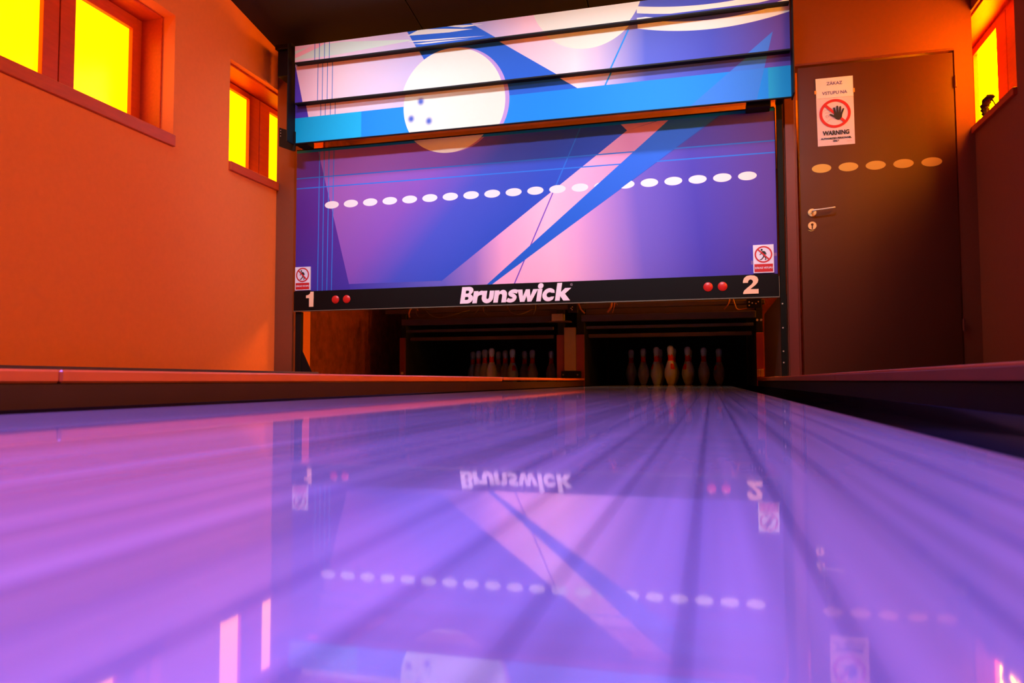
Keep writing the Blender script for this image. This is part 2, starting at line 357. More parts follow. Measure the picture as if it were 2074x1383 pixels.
def upper_art():
    a = Art('print_upper')
    a.col = a.ramp(a.x, [(-2.7, (238, 200, 222)), (-2.3, (236, 216, 230)), (-1.75, (200, 195, 234)), (-1.15, (178, 178, 226)), (-0.85, (236, 210, 230)), (-0.5, (246, 226, 236)), (-0.28, (180, 178, 224)), (-0.02, (78, 98, 208)), (0.4, (58, 74, 196)), (0.9, (92, 66, 168))], -2.7, 0.9)
    a.put(a.AND(a.left((-2.575, 2.03), (-2.672, 2.47)), a.math('LESS_THAN', a.z, 2.452)), (80, 56, 190))
    gr = a.poly([(-2.70, 2.46), (-2.70, 2.545), (-2.485, 2.578), (-2.238, 2.577), (-1.72, 2.530), (-1.60, 2.49), (-2.0, 2.487), (-2.40, 2.478)])
    top = a.math('GREATER_THAN', a.z, 2.477)
    a.put(a.AND(gr, top), (206, 236, 226))
    a.put(a.AND(a.poly([(-2.66, 2.495), (-2.61, 2.507), (-2.443, 2.560), (-2.36, 2.60), (-2.45, 2.60), (-2.66, 2.522)]), top), (246, 190, 205))
    for x0 in (-2.478, -2.439, -2.397, -2.356): a.put(a.line((x0, 2.6), (x0 - 0.002, 2.0), 0.0055), (40, 120, 200))
    stripe = a.poly([(-1.735, 2.60), (-1.255, 2.60), (-0.466, 2.06), (-1.43, 2.06)])
    a.put(stripe, (24, 96, 218))
    for P in ([(-1.73, 2.560), (-1.62, 2.60), (-1.433, 2.575), (-1.168, 2.548), (-1.403, 2.545)], [(-1.471, 2.60), (-1.357, 2.590), (-1.135, 2.572), (-1.301, 2.568)], [(-1.73, 2.512), (-1.69, 2.517), (-1.40, 2.503), (-1.135, 2.486), (-1.566, 2.500)], [(-1.70, 2.494), (-1.5, 2.492), (-1.25, 2.480), (-1.60, 2.482)]):
        a.put(a.AND(a.poly(P), top), (226, 242, 238))
    a.put(a.ell(-0.415, 2.72, 0.39), (228, 243, 230))
    d2 = a.math('POWER', a.math('ABSOLUTE', a.lin(1, 0, -0.43)), 2.0)
    right = a.math('GREATER_THAN', a.x, -0.07)
    z1 = a.math('SUBTRACT', a.z, a.math('MULTIPLY', d2, 0.25))
    a.put(a.AND(a.math('GREATER_THAN', z1, 2.364), a.math('LESS_THAN', z1, 2.428), right, a.NOT(top)), (230, 240, 232))
    z2 = a.math('SUBTRACT', a.z, a.math('MULTIPLY', d2, 0.19))
    a.put(a.AND(a.math('GREATER_THAN', z2, 2.462), a.math('LESS_THAN', z2, 2.510), right, top), (228, 243, 232))
    band = a.math('LESS_THAN', a.lin(-0.00334, 1, -2.0810), 0.0)
    a.put(a.AND(a.line((-0.133, 2.427), (-0.296, 2.088), 0.011), a.NOT(top), a.math('LESS_THAN', a.z, 2.43)), (10, 140, 238))
    a.put(band, (0, 140, 250))
    a.put(a.poly([(0.795, 2.299), (0.26, 1.87), (0.69, 1.87)]), (50, 128, 240), 0.85)
    a.put(a.AND(band, a.math('LESS_THAN', a.x, -2.14)), (0, 180, 240))
    a.put(a.AND(band, a.math('GREATER_THAN', a.x, 0.765)), (0, 160, 226))
    a.put(a.ell(-1.376, 2.06, 0.391), (184, 156, 228))
    a.put(a.ell(-1.406, 2.06, 0.391), (226, 240, 228))
    for cx, cz in ((-1.661, 2.101), (-1.737, 1.978), (-1.597, 1.949)): a.put(a.ell(cx, cz, 0.022, 0.024, soft=0.75), (70, 98, 205))
    return a.done()
def lower_art():
    a = Art('print_lower')
    s1 = a.lin(1, -0.9, 0.81)
    a.col = a.ramp(s1, [(-2.9, (148, 92, 190)), (-2.3, (128, 80, 192)), (-1.85, (62, 78, 202)), (-1.3, (36, 76, 204))], -3.2, -0.8)
    # right field
    rf = a.ramp(a.lin(1, 0.10, -0.12), [(-1.1, (240, 176, 222)), (-0.72, (246, 186, 226)), (-0.38, (182, 138, 216)), (-0.10, (108, 92, 204)), (0.3, (66, 58, 186)), (0.8, (86, 62, 172))], -1.2, 0.85)
    a.put(a.math('LESS_THAN', a.edge((-1.160, 0.762), (0.477, 1.866)), 0.0), rf)
    beam = a.OR(a.poly([(-1.62, 0.75), (-0.173, 1.811), (0.14, 1.88), (-1.19, 0.75)]), a.poly([(-0.173, 1.811), (-0.242, 1.885), (0.14, 1.885)]))
    a.put(beam, a.ramp(a.x, [(-1.55, (96, 92, 200)), (-1.3, (150, 116, 206)), (-1.08, (232, 168, 218)), (-0.75, (246, 196, 230)), (-0.45, (220, 170, 218)), (-0.15, (200, 140, 196))], -1.6, 0.15))
    strip = a.AND(a.math('LESS_THAN', a.lin(0.004, 1, -0.787), 0.0), a.math('LESS_THAN', a.lin(1, -0.8, 2.20), 0.0))
    a.put(strip, a.ramp(a.x, [(-2.4, (64, 50, 170)), (-1.9, (72, 74, 186)), (-1.5, (104, 98, 200))], -2.4, -1.4))
    a.put(a.left((-2.312, 0.753), (-2.605, 1.88)), a.ramp(a.z, [(0.76, (62, 48, 168)), (1.3, (82, 38, 156)), (1.8, (86, 46, 170))], 0.75, 1.88))
    for z0 in (1.654, 1.573): a.put(a.line((-3, z0), (1, z0), 0.009), (36, 118, 230))
    for x0, x1 in ((-2.594, -2.587), (-2.553, -2.548), (-2.513, -2.505), (-2.473, -2.463)): a.put(a.line((x0, 0.767), (x1, 1.87), 0.007), (44, 124, 226))
    dl = a.line((-0.504, 1.866), (-0.996, 0.760), 0.009)
    a.put(dl, (36, 112, 226)); a.put(a.AND(dl, a.OR(beam, a.math('LESS_THAN', a.edge((-1.160, 0.762), (0.477, 1.866)), 0.0))), (112, 74, 200))
    # 20 dots in a row
    k = a.math('ADD', a.math('MULTIPLY', a.math('ADD', a.x, 2.477), 1 / 0.16366), 0.5)
    fr = a.math('SUBTRACT', a.math('FRACT', k), 0.5)
    cb = a.n('ShaderNodeCombineXYZ'); a.l(a.math('MULTIPLY', fr, 0.16366 / 0.0605), cb.inputs[0]); a.l(a.lin(0, 1 / 0.0295, -1.4255 / 0.0295), cb.inputs[1])
    ln = a.n('ShaderNodeVectorMath'); ln.operation = 'LENGTH'; a.l(cb.outputs[0], ln.inputs[0])
    a.put(a.AND(a.math('LESS_THAN', ln.outputs['Value'], 1.0), a.math('GREATER_THAN', k, 0.0), a.math('LESS_THAN', k, 20.0)), (232, 232, 242))
    a.put(a.poly([(-1.212, 0.75), (-1.172, 0.75), (0.492, 1.885), (0.147, 1.885)]), a.ramp(a.z, [(0.75, (18, 92, 214)), (1.8, (34, 104, 232))], 0.75, 1.88))
    a.put(a.ell(-1.485, 2.152, 0.391), (186, 130, 200))
    a.put(a.ell(-1.511, 2.152, 0.391), (236, 236, 226))
    a.put(a.AND(a.math('GREATER_THAN', a.z, 1.858), a.NOT(a.ell(-1.511, 2.152, 0.391))), (0, 140, 215))
    return a.done()
M['art_up'] = upper_art(); M['art_low'] = lower_art()

# ================================================================== THE SETTING
XL, XR = -2.98, 2.03
def ceil_z(y): return 2.72 - 0.17 * (y + 2.07)
YB, YR = 2.6, -12.0
def wall_boxes(x0, x1, wins, y0, y1, z0, z1):
    out = []; y = y0
    for (a, b, s, h) in sorted(wins):
        out += [(x0, x1, y, a, z0, z1), (x0, x1, a, b, z0, s), (x0, x1, a, b, h, z1)]; y = b
    if y < y1 - 1e-4: out.append((x0, x1, y, y1, z0, z1))
    return out
W1 = (-4.60, -3.30, 1.565, 2.44); W2 = (-2.72, -1.26, 1.575, 2.40); W5 = (-6.50, -5.20, 1.565, 2.44)
W3 = (-2.73, -1.40, 1.615, 2.42); W4 = (-4.60, -3.30, 1.615, 2.42); W6 = (-6.50, -5.20, 1.615, 2.42); W7 = (-0.84, 0.46, 1.615, 2.42); W8 = (-0.70, 0.60, 1.575, 2.40)
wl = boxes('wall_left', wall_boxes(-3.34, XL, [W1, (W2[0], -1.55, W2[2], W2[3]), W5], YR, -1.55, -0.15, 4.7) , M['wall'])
tag(wl, 'orange-lit plaster side wall with high windows, left of the lanes', 'wall', kind='structure')
wl2 = boxes('wall_left_raw', [(-3.34, XL - 0.004, -1.55, YB, -0.15, 1.575), (-3.34, XL - 0.004, -1.26, -0.70, 1.575, 2.40), (-3.34, XL - 0.004, 0.60, YB, 1.575, 2.40), (-3.34, XL - 0.004, -1.55, YB, 2.40, 3.2)], M['raw'])
wl2.name = 'wall_left_rough'; tag(wl2, 'rough unpainted plaster wall seen under the masking board at far left', 'wall', kind='structure')
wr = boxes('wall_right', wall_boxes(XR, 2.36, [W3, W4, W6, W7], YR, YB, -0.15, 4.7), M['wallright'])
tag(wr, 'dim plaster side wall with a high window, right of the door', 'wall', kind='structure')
# end wall: strip left of the masking unit, door wall right of it
bm = bmesh.new()
add_box(bm, 0.876, 0.944, -2.05, -1.93, -0.15, 2.80); add_box(bm, 0.944, 1.925, -2.05, -1.93, 2.185, 2.80); add_box(bm, 1.925, XR, -2.05, -1.93, -0.15, 2.80)
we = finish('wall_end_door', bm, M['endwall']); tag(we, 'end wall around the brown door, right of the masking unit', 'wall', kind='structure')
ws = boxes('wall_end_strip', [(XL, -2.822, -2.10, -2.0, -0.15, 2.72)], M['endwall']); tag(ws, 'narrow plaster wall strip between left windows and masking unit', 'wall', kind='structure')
wb = boxes('wall_back', [(-3.34, 2.36, YB, YB + 0.2, -0.15, 3.2)], M['raw']); tag(wb, 'rough wall at the back behind the pin machines', 'wall', kind='structure')
wr2 = boxes('wall_rear', [(-3.34, 2.36, YR - 0.2, YR, -0.15, 4.7)], M['wall']); tag(wr2, 'plaster wall far behind the viewer', 'wall', kind='structure')
fl = boxes('floor', [(-3.34, 2.36, YR - 0.2, YB + 0.2, -0.25, -0.15)], M['floor']); tag(fl, 'dark floor slab below the lanes', 'floor', kind='structure')
fw = boxes('floor_walkway', [(1.035, XR, YR, YB, -0.15, 0.045), (-2.98, -2.60, YR, YB, -0.15, 0.05)], M['floor']); tag(fw, 'dark walkway floor along the side walls', 'floor', kind='structure')
# ceiling: sloping dark boards over the hall, concrete slab behind the masking unit
ce = thing('ceiling', (-0.4, -6, ceil_z(-6)), 'sloping dark ceiling of wide boards above the lanes', 'ceiling', kind='structure')
xs = [-2.985, -1.715, -0.438, 0.839, 2.035]
ys = [-2.02, -4.5, -7.0, -9.5, -12.0]
for i in range(4):
    for j in range(4):
        bm = bmesh.new(); g = 0.004
        x0, x1, ya, yb = xs[i] + g, xs[i + 1] - g, ys[j] - g, ys[j + 1] + g
        add_box(bm, x0, x1, yb, ya, 0, 0.025, 0.002)
        for v in bm.verts: v.co.z += ceil_z(v.co.y)
        finish('ceiling_board', bm, M['ceiling'], ce)
bm = bmesh.new(); add_box(bm, -3.34, 2.36, YR, -2.02, 0.04, 0.12)
for v in bm.verts: v.co.z += ceil_z(v.co.y)
finish('backing', bm, M['black'], ce)
sl = boxes('ceiling_slab', [(-3.34, 2.36, -2.0, YB + 0.2, 2.74, 2.9), (-3.34, 2.36, -0.9, -0.6, 2.35, 2.74)], M['slab']); tag(sl, 'bare concrete ceiling slab behind the masking unit', 'ceiling', kind='structure')

def window(n, side, W, xg, mull, label, lining_from):
    """side -1: left wall, +1: right wall. xg = glass plane"""
    y0, y1, s, h = W; xw = XL if side < 0 else XR
    w = thing('window_%d' % n, (xw, (y0 + y1) / 2, s), label, 'window', kind='structure')
    def bx(name, xa, xb, *r, m=M['wood'], parent=w, bevel=0.0015):
        return box(name, min(xa, xb), max(xa, xb), *r, m, parent, bevel)
    sill_t = 1.64 if side < 0 else 1.658
    d = side
    xb = xg + d * 0.025
    # wooden lining of the opening
    lf = xw + d * lining_from
    bx('lining', lf, xb, y0 + 0.001, y0 + 0.013, sill_t, h - 0.001); bx('lining', lf, xb, y1 - 0.013, y1 - 0.001, sill_t, h - 0.001)
    bx('lining', lf, xb, y0 + 0.014, y1 - 0.014, h - 0.014, h - 0.001)
    # sill
    bx('sill', xw - d * 0.022, xb, y0, y1, s, sill_t, m=M['sill'], bevel=0.003)
    fz0, fz1 = sill_t + 0.001, h - 0.0145
    gz0, gz1 = 1.76, 2.337
    bx('frame', xb, xg - d * 0.02, y0 + 0.0135, y0 + 0.055, fz0, fz1); bx('frame', xb, xg - d * 0.02, y1 - 0.055, y1 - 0.0135, fz0, fz1)
    mc = (mull[0] + mull[1]) / 2
    bx('frame', xb, xg - d * 0.02, y0 + 0.056, y1 - 0.056, gz1 + 0.045, fz1); bx('frame', xb, xg - d * 0.02, y0 + 0.056, y1 - 0.056, fz0, gz0 - 0.06)
    for a, b in ((y0 + 0.057, mc - 0.004), (mc + 0.004, y1 - 0.057)):
        ga = a + 0.045 if b < mc else mull[1]; gb = mull[0] if b < mc else b - 0.045
        bm = bmesh.new(); xo = xg - d * 0.03
        X0, X1 = min(xo, xb - d * 0.002), max(xo, xb - d * 0.002)
        add_box(bm, X0, X1, a, ga, gz0 - 0.058, gz1 + 0.043, 0.002); add_box(bm, X0, X1, gb, b, gz0 - 0.058, gz1 + 0.043, 0.002)
        add_box(bm, X0, X1, ga, gb, gz1, gz1 + 0.043, 0.002); add_box(bm, X0, X1, ga, gb, gz0 - 0.058, gz0, 0.002)
        sash = finish('sash', bm, M['wood'], w)
        p = bx('pane', xg, xg + d * 0.006, ga - 0.002, gb + 0.002, gz0 - 0.002, gz1 + 0.002, m=M['pane_added'] if n == 7 else M['pane'] if side < 0 else M['pane_sunny'], parent=sash, bevel=0)
        p['label'] = 'glowing yellow pane'
    return w
window(1, -1, W1, -3.25, (-4.067, -3.849), 'glowing yellow two-sash window nearest the viewer, upper left', 0.095)
window(2, -1, W2, -3.25, (-2.128, -1.843), 'glowing yellow window running behind the masking unit at left', 0.05)
window(3, 1, W3, 2.235, (-2.27, -1.94), 'glowing yellow window right of the door, dark scrap on its sill', 0.02)
window(4, 1, W4, 2.235, (-4.06, -3.84), 'added, unseen glowing window of right wall beyond the picture edge, middle one', 0.02)  # out of view, added to throw orange light on the left wall
window(5, -1, W5, -3.25, (-5.96, -5.74), 'added, unseen glowing window of left wall beyond the picture edge', 0.095)  # unseen window added along the left wall for its light
window(6, 1, W6, 2.235, (-5.96, -5.74), 'added, unseen glowing window of right wall beside the viewer', 0.02)  # unseen, added as more orange light from the right

window(7, 1, W7, 2.235, (-0.30, -0.08), 'added glowing window of right wall hidden behind the door wall', 0.02)  # hidden window added to light the space under the masking board
window(8, -1, W8, -3.25, (-0.16, 0.06), 'added glowing window of left wall hidden behind the masking unit', 0.05)  # its hidden partner on the left, added to light the machine space

# ================================================================== DOOR
DY = -2.06
door = thing('door_1', (1.44, DY, 0.05), 'brown flush door with cream dots and paper notices', 'door', kind='structure')
box('leaf', 0.972, 1.914, DY, DY + 0.045, 0.055, 2.155, M['door'], door, 0.002)
boxes('frame', [(0.882, 0.944, DY - 0.012, -1.94, 0.046, 2.185), (0.9445, 0.958, DY + 0.008, -1.94, 0.046, 2.185), (0.9445, 1.924, DY + 0.002, -1.94, 2.170, 2.184)], M['doorframe'], door, 0.002)
for z0 in (1.92, 0.35): tube('hinge', [(1.922, DY - 0.010, z0), (1.922, DY - 0.010, z0 + 0.078)], 0.008, M['doorframe'], door, 10)
for i in range(5):
    cx = 1.109 + 0.1658 * i; d_ = flat('dot_sticker', [circle(cx, 1.456 - 0.002 * i, 0.0605, 0.0295)], DY - 0.0008, 0.0008, M['sticker'], door); d_['label'] = 'cream oval sticker'
# handle: rosette ring, neck and lever; key plate with keyhole
def ring_solid(bm, cx, cz, y, prof, n=24):
    rings = []
    for (r, dy) in prof: rings.append([bm.verts.new((cx + r * math.cos(2 * PI * k / n), y - dy, cz + r * math.sin(2 * PI * k / n))) for k in range(n)])
    for a, b in zip(rings, rings[1:]):
        for k in range(n): bm.faces.new((a[k], b[k], b[(k + 1) % n], a[(k + 1) % n]))
    bm.faces.new(rings[-1][::-1]) if prof[-1][0] > 0.001 else None
bm = bmesh.new(); ring_solid(bm, 1.043, 1.160, DY, [(0.027, 0), (0.027, 0.006), (0.024, 0.009), (0.012, 0.009), (0.0115, 0.004)])
bmesh.ops.recalc_face_normals(bm, faces=bm.faces); ro = finish('rosette', bm, M['brasslike'], door, smooth=True)
tube('handle', smooth_path([(1.043, DY - 0.003, 1.160), (1.043, DY - 0.042, 1.160), (1.047, DY - 0.053, 1.163), (1.058, DY - 0.057, 1.165), (1.11, DY - 0.057, 1.169), (1.165, DY - 0.056, 1.175), (1.176, DY - 0.050, 1.177), (1.178, DY - 0.040, 1.178)], 5), 0.0062, M['chrome'], door, 10)
kp = flat('key_plate', [circle(1.042, 1.073, 0.0265), stroke([(1.042, 1.064), (1.042, 1.052)], 0.008) if False else [(1.038, 1.050), (1.046, 1.050), (1.046, 1.072)] + circle(1.042, 1.080, 0.0085, n=16, a0=-1.05, a1=4.19) + [(1.038, 1.072)]], DY - 0.007, 0.006, M['brasslike'], door)
flat('scratch', [[(1.014, 1.046), (1.024, 1.044), (1.036, 1.041), (1.048, 1.043), (1.060, 1.047), (1.046, 1.038), (1.032, 1.0355), (1.022, 1.040)]], DY - 0.0006, 0.0006, M['sticker'], door)

# paper notices on the door
ny = DY - 0.0015
nt1 = thing('paper_notice', (1.201, ny, 1.929), 'white paper strip reading ZÁKAZ VSTUPU NA taped above the hand sign', 'notice')
flat('sheet', [[(1.084, 2.066), (1.316, 2.066), (1.3175, 1.928), (1.0865, 1.929)]], ny - 0.002, 0.001, M['paper'], nt1)
text('lettering', 'ZÁKAZ', 1.2015, 2.016, 0.030, ny - 0.0032, M['violetink'], nt1, 0.098, 0.0004)
text('lettering', 'VSTUPU NA', 1.2015, 1.951, 0.030, ny - 0.0032, M['violetink'], nt1, 0.155, 0.0004)
flat('tape', [[(1.076, 1.962), (1.088, 1.962), (1.088, 1.985), (1.076, 1.985)]], ny - 0.0035, 0.0008, M['tape'], nt1)
flat('tape', [[(1.315, 1.953), (1.326, 1.953), (1.326, 1.980), (1.315, 1.980)]], ny - 0.0035, 0.0008, M['tape'], nt1)
wsn = thing('warning_sign', (1.203, ny, 1.605), 'white sign with black hand in red prohibition ring, on brown door', 'sign')
flat('sheet', [[(1.086, 1.935), (1.3175, 1.934), (1.3195, 1.606), (1.090, 1.605)]], ny, 0.001, M['paper2'], wsn)
sy = ny - 0.0011
flat('outline', [stroke([(1.115, 1.795), (1.12, 1.80), (1.122, 1.83), (1.135, 1.847), (1.165, 1.847)], 0.0025), stroke([(1.140, 1.828), (1.172, 1.828)], 0.0025), stroke([(1.150, 1.765), (1.172, 1.785), (1.21, 1.785)], 0.0025)] + [circle(1.152, 1.803, 0.009, n=14), circle(1.152, 1.803, 0.0068, n=14), circle(1.168, 1.806, 0.007, n=12), circle(1.168, 1.806, 0.005, n=12)], sy, 0.0006, M['signgrey'], wsn)
flat('ring', [circle(1.201, 1.8205, 0.0975, n=48), circle(1.201, 1.8205, 0.080, n=48)], sy - 0.0007, 0.0006, M['signred'], wsn)
flat('slash', [stroke([(1.201 - 0.062, 1.8205 + 0.062), (1.201 + 0.062, 1.8205 - 0.062)], 0.017)], sy - 0.0014, 0.0006, M['signred'], wsn)
def hand_outline(cx, cz, s):
    P = [(-0.30, -0.62), (-0.55, -0.36), (-0.75, -0.02), (-1.02, 0.10), (-1.12, 0.02), (-1.06, -0.08), (-0.86, -0.18), (-0.66, -0.45)]
    palm = [(-0.62, 0.1), (-0.56, -0.30), (-0.36, -0.64), (-0.06, -0.80), (0.22, -0.72), (0.44, -0.42), (0.50, 0.02), (0.44, 0.24), (-0.50, 0.28)]
    out = [palm]
    fing = [((-0.42, 0.15), (-0.56, 0.92), 0.24), ((-0.14, 0.15), (-0.14, 1.14), 0.25), ((0.14, 0.15), (0.26, 1.04), 0.24), ((0.36, 0.0), (0.66, 0.72), 0.22), ((-0.34, -0.40), (-1.06, 0.06), 0.22)]
    for (a, b, w) in fing:
        a = Vector(a); b = Vector(b); t = (b - a).normalized(); nn = Vector((-t.y, t.x))
        an = math.atan2(t.y, t.x)
        tip = [(b.x + w / 2 * math.cos(an + PI / 2 - PI * k / 8), b.y + w / 2 * math.sin(an + PI / 2 - PI * k / 8)) for k in range(9)]
        out.append([tuple(a + nn * w * 0.6)] + tip + [tuple(a - nn * w * 0.6)])
    return [[(cx + x * s, cz + z * s) for x, z in pl] for pl in out]
hp = bmesh.new()
def add_sheet(bm, pl, y, thick):
    a = [bm.verts.new((x, y, z)) for x, z in pl]; b = [bm.verts.new((x, y + thick, z)) for x, z in pl]
    bm.faces.new(a); bm.faces.new(b[::-1])
    for i in range(len(pl)): j = (i + 1) % len(pl); bm.faces.new((a[i], b[i], b[j], a[j]))
for i, pl in enumerate(hand_outline(1.222, 1.812, 0.047)): add_sheet(hp, pl, sy - 0.0024 - 0.00005 * i, 0.0006)
bmesh.ops.recalc_face_normals(hp, faces=hp.faces); finish('hand', hp, M['signblack'], wsn)
text('lettering', 'WARNING', 1.204, 1.675, 0.040, sy - 0.001, M['signblack'], wsn, 0.165, 0.0016)
text('lettering', 'AUTHORIZED PERSONNEL', 1.204, 1.647, 0.0165, sy - 0.001, M['signblack'], wsn, 0.190, 0.0006)
text('lettering', 'ONLY', 1.204, 1.629, 0.0165, sy - 0.001, M['signblack'], wsn, 0.038, 0.0006)
flat('print_line', [[(1.270, 1.6275), (1.302, 1.6275), (1.302, 1.629), (1.270, 1.629)]], sy - 0.001, 0.0006, M['signgrey'], wsn)

# ================================================================== MASKING UNIT
LY = -2.117
mk = thing('masking_board', (-0.988, LY, 0.594), 'large printed lower masking board with row of white dots and black name bar', 'masking board')
bd = box('printed_board', -2.789, 0.813, LY, LY + 0.02, 0.752, 1.878, M['art_low'], mk, uvxz=True)
box('top_edge', -2.789, 0.813, LY - 0.003, LY + 0.022, 1.8785, 1.886, M['black'], mk, 0.001)
box('side_edge', 0.8135, 0.8175, LY - 0.004, LY + 0.02, 0.60, 1.878, M['black'], mk, 0.001)
BY = -2.128
bar = box('name_bar', -2.795, 0.818, BY, LY + 0.02, 0.600, 0.7515, M['blackbar'], mk, 0.002)
tr = boxes('bottom_trim', [(-2.795, 0.822, BY - 0.003, BY + 0.02, 0.5925, 0.5995), (0.8185, 0.8225, BY - 0.003, BY + 0.02, 0.60, 0.735)], M['trim'], mk, 0.0008); tr['label'] = 'thin grey metal trim'
ly = BY - 0.0045
def glyph(pts, x, s, z, sh=0.15): return [(x + (px + sh * pz) * s, z + pz * s) for px, pz in pts]
def arc(cx, cz, r, a0, a1, n=8, rz=None): return circle(cx, cz, r, rz, n, math.radians(a0), math.radians(a1))
G = {}
G['B'] = [[(0, 0), (0.46, 0)] + arc(0.46, 0.285, 0.32, -90, 62, 10, 0.285) + arc(0.47, 0.765, 0.265, -52, 90, 9, 0.235) + [(0, 1)],
          [(0.27, 0.22), (0.40, 0.22)] + arc(0.40, 0.31, 0.10, -90, 90, 8, 0.09) + [(0.27, 0.40)], [(0.27, 0.60), (0.39, 0.60)] + arc(0.39, 0.69, 0.095, -90, 90, 8, 0.09) + [(0.27, 0.78)]]
G['r'] = [[(0, 0), (0.28, 0), (0.28, 0.34)] + arc(0.47, 0.34, 0.19, 175, 95, 5, 0.15) + [(0.54, 0.49), (0.54, 0.745), (0.44, 0.745), (0.35, 0.70), (0.28, 0.62), (0.28, 0.73), (0, 0.73)]]
G['u'] = [[(0, 0.73), (0, 0.30)] + arc(0.36, 0.33, 0.36, 180, 360, 14, 0.35) + [(0.72, 0.73), (0.45, 0.73), (0.45, 0.33)] + arc(0.365, 0.33, 0.085, 0, -180, 8, 0.10) + [(0.28, 0.73)]]
G['n'] = [[(0, 0), (0.28, 0), (0.28, 0.36)] + arc(0.39, 0.40, 0.11, 180, 0, 8, 0.11) + [(0.50, 0), (0.78, 0), (0.78, 0.45)] + arc(0.51, 0.46, 0.27, 0, 105, 8, 0.29) + [(0.36, 0.70), (0.28, 0.62), (0.28, 0.73), (0, 0.73)]]
G['s'] = [stroke([tuple(q)[:2] for q in smooth_path([(0.61, 0.60, 0), (0.45, 0.645, 0), (0.28, 0.635, 0), (0.165, 0.555, 0), (0.21, 0.455, 0), (0.37, 0.385, 0), (0.475, 0.285, 0), (0.43, 0.155, 0), (0.28, 0.095, 0), (0.13, 0.11, 0), (0.02, 0.165, 0)], 5)], 0.225)]
G['w'] = [[(0, 0.73), (0.29, 0.73), (0.38, 0.31), (0.50, 0.73), (0.74, 0.73), (0.83, 0.31), (0.95, 0.73), (1.23, 0.73), (0.94, 0), (0.70, 0), (0.60, 0.34), (0.52, 0), (0.25, 0)]]
G['i'] = [[(0, 0), (0.27, 0), (0.27, 0.73), (0, 0.73)], circle(0.145, 0.905, 0.165, n=20)]
G['c'] = [arc(0.39, 0.37, 0.39, 38, 322, 22, 0.385) + [(0.735, 0.29)] + arc(0.42, 0.365, 0.16, 318, 42, 12, 0.15) + [(0.735, 0.45)]]
G['c'] = [arc(0.39, 0.37, 0.39, 42, 318, 24, 0.385) + [(0.72, 0.26)] + [(0.42 + 0.17 * math.cos(math.radians(t)), 0.365 + 0.15 * math.sin(math.radians(t))) for t in range(310, 49, -20)] + [(0.72, 0.47)]]
G['k'] = [[(0, 0), (0.28, 0), (0.28, 0.27), (0.50, 0), (0.90, 0), (0.54, 0.40), (0.86, 0.73), (0.50, 0.73), (0.28, 0.49), (0.28, 1.04), (0, 1.04)]]
xpos = {'B': 0, 'r': 0.78, 'u': 1.33, 'n': 2.09, 's': 2.90, 'w': 3.49, 'i': 4.72, 'c': 5.04, 'k': 5.84}
for ch in 'Brunswick':
    o = flat('letter', [glyph(g, -1.413 + xpos[ch] * 0.1225, 0.1225, 0.615) for g in G[ch]], ly, 0.004, M['letter'], bar); 
    o.name = 'letter'
flat('registered_mark', [circle(-0.577, 0.728, 0.009, n=20), circle(-0.577, 0.728, 0.0075, n=20), [(-0.580, 0.723), (-0.5785, 0.723), (-0.5785, 0.733), (-0.580, 0.733)], stroke([(-0.5785, 0.7325), (-0.5755, 0.7315), (-0.5755, 0.729), (-0.578, 0.728), (-0.574, 0.723)], 0.0013)], ly + 0.003, 0.0015, M['signgrey'], bar)
one = [(0.42, 0), (1, 0), (1, 1), (0.60, 1), (0.52, 0.88), (0.34, 0.80), (0, 0.765), (0, 0.58), (0.42, 0.58)]
two = [(0, 0), (1, 0), (1, 0.25), (0.46, 0.25), (0.80, 0.46), (0.95, 0.60), (1.0, 0.74), (0.93, 0.89), (0.75, 0.98), (0.50, 1.0), (0.25, 0.97), (0.08, 0.86), (0.01, 0.72), (0.0, 0.60), (0.32, 0.60), (0.35, 0.70), (0.42, 0.76), (0.50, 0.78), (0.60, 0.75), (0.655, 0.68), (0.64, 0.60), (0.54, 0.50), (0.28, 0.33), (0.08, 0.19), (0.01, 0.08)]
flat('numeral', [[(-2.684 + x * 0.064, 0.627 + z * 0.118) for x, z in one]], ly, 0.004, M['numeral'], bar)
flat('numeral', [[(0.590 + x * 0.099, 0.622 + z * 0.124) for x, z in two]], ly, 0.004, M['numeral'], bar)
for cx in (-2.431, -2.336, 0.363, 0.458):
    bm = bmesh.new(); ring_solid(bm, cx, 0.678, BY - 0.0003, [(0.0315, 0.0), (0.031, 0.003), (0.024, 0.007), (0.012, 0.009), (0.004, 0.0095)])
    bmesh.ops.recalc_face_normals(bm, faces=bm.faces); o = finish('lens', bm, M['redlamp'], bar, smooth=True); o['label'] = 'round red lens'
for (x0, x1, z0, z1) in ((0.629, 0.783, 1.8525, 1.90), (-2.73, -2.634, 1.882, 1.927)):
    box('clip', x0, x1, -2.23, LY - 0.0035, z0, z1, M['black'], mk, 0.003)

# upper masking unit: three overlapping slats, each a little in front of the one below
um = thing('upper_masking_unit', (-0.90, -2.30, 1.87), 'upper masking unit of three overlapping printed slats with bowling ball picture', 'masking unit')
SL = [(-2.300, 1.878, 2.192, -2.698, 0.905), (-2.350, 2.174, 2.490, -2.672, 0.899), (-2.400, 2.466, 2.590, -2.646, 0.893)]
for (y, z0, z1, x0, x1) in SL:
    s_ = box('slat', x0, x1, y, y + 0.012, z0, z1, M['art_up'], um, uvxz=True)
    boxes('slat_edge', [(x0, x1, y - 0.0025, y + (0.047 if z0 > 2 else 0.014), z0 - (0.012 if z0 > 2 else 0.008), z0 - 0.0005)], M['black'], s_, 0.001)
boxes('frame', [(0.9065, 0.9165, -2.405, -2.27, 1.862, 2.62), (-2.7085, -2.700, -2.405, -2.27, 1.862, 2.62), (-2.70, 0.905, -2.262, -2.24, 1.90, 1.93), (-2.70, 0.905, -2.262, -2.24, 2.55, 2.59)], M['black'], um, 0.002)
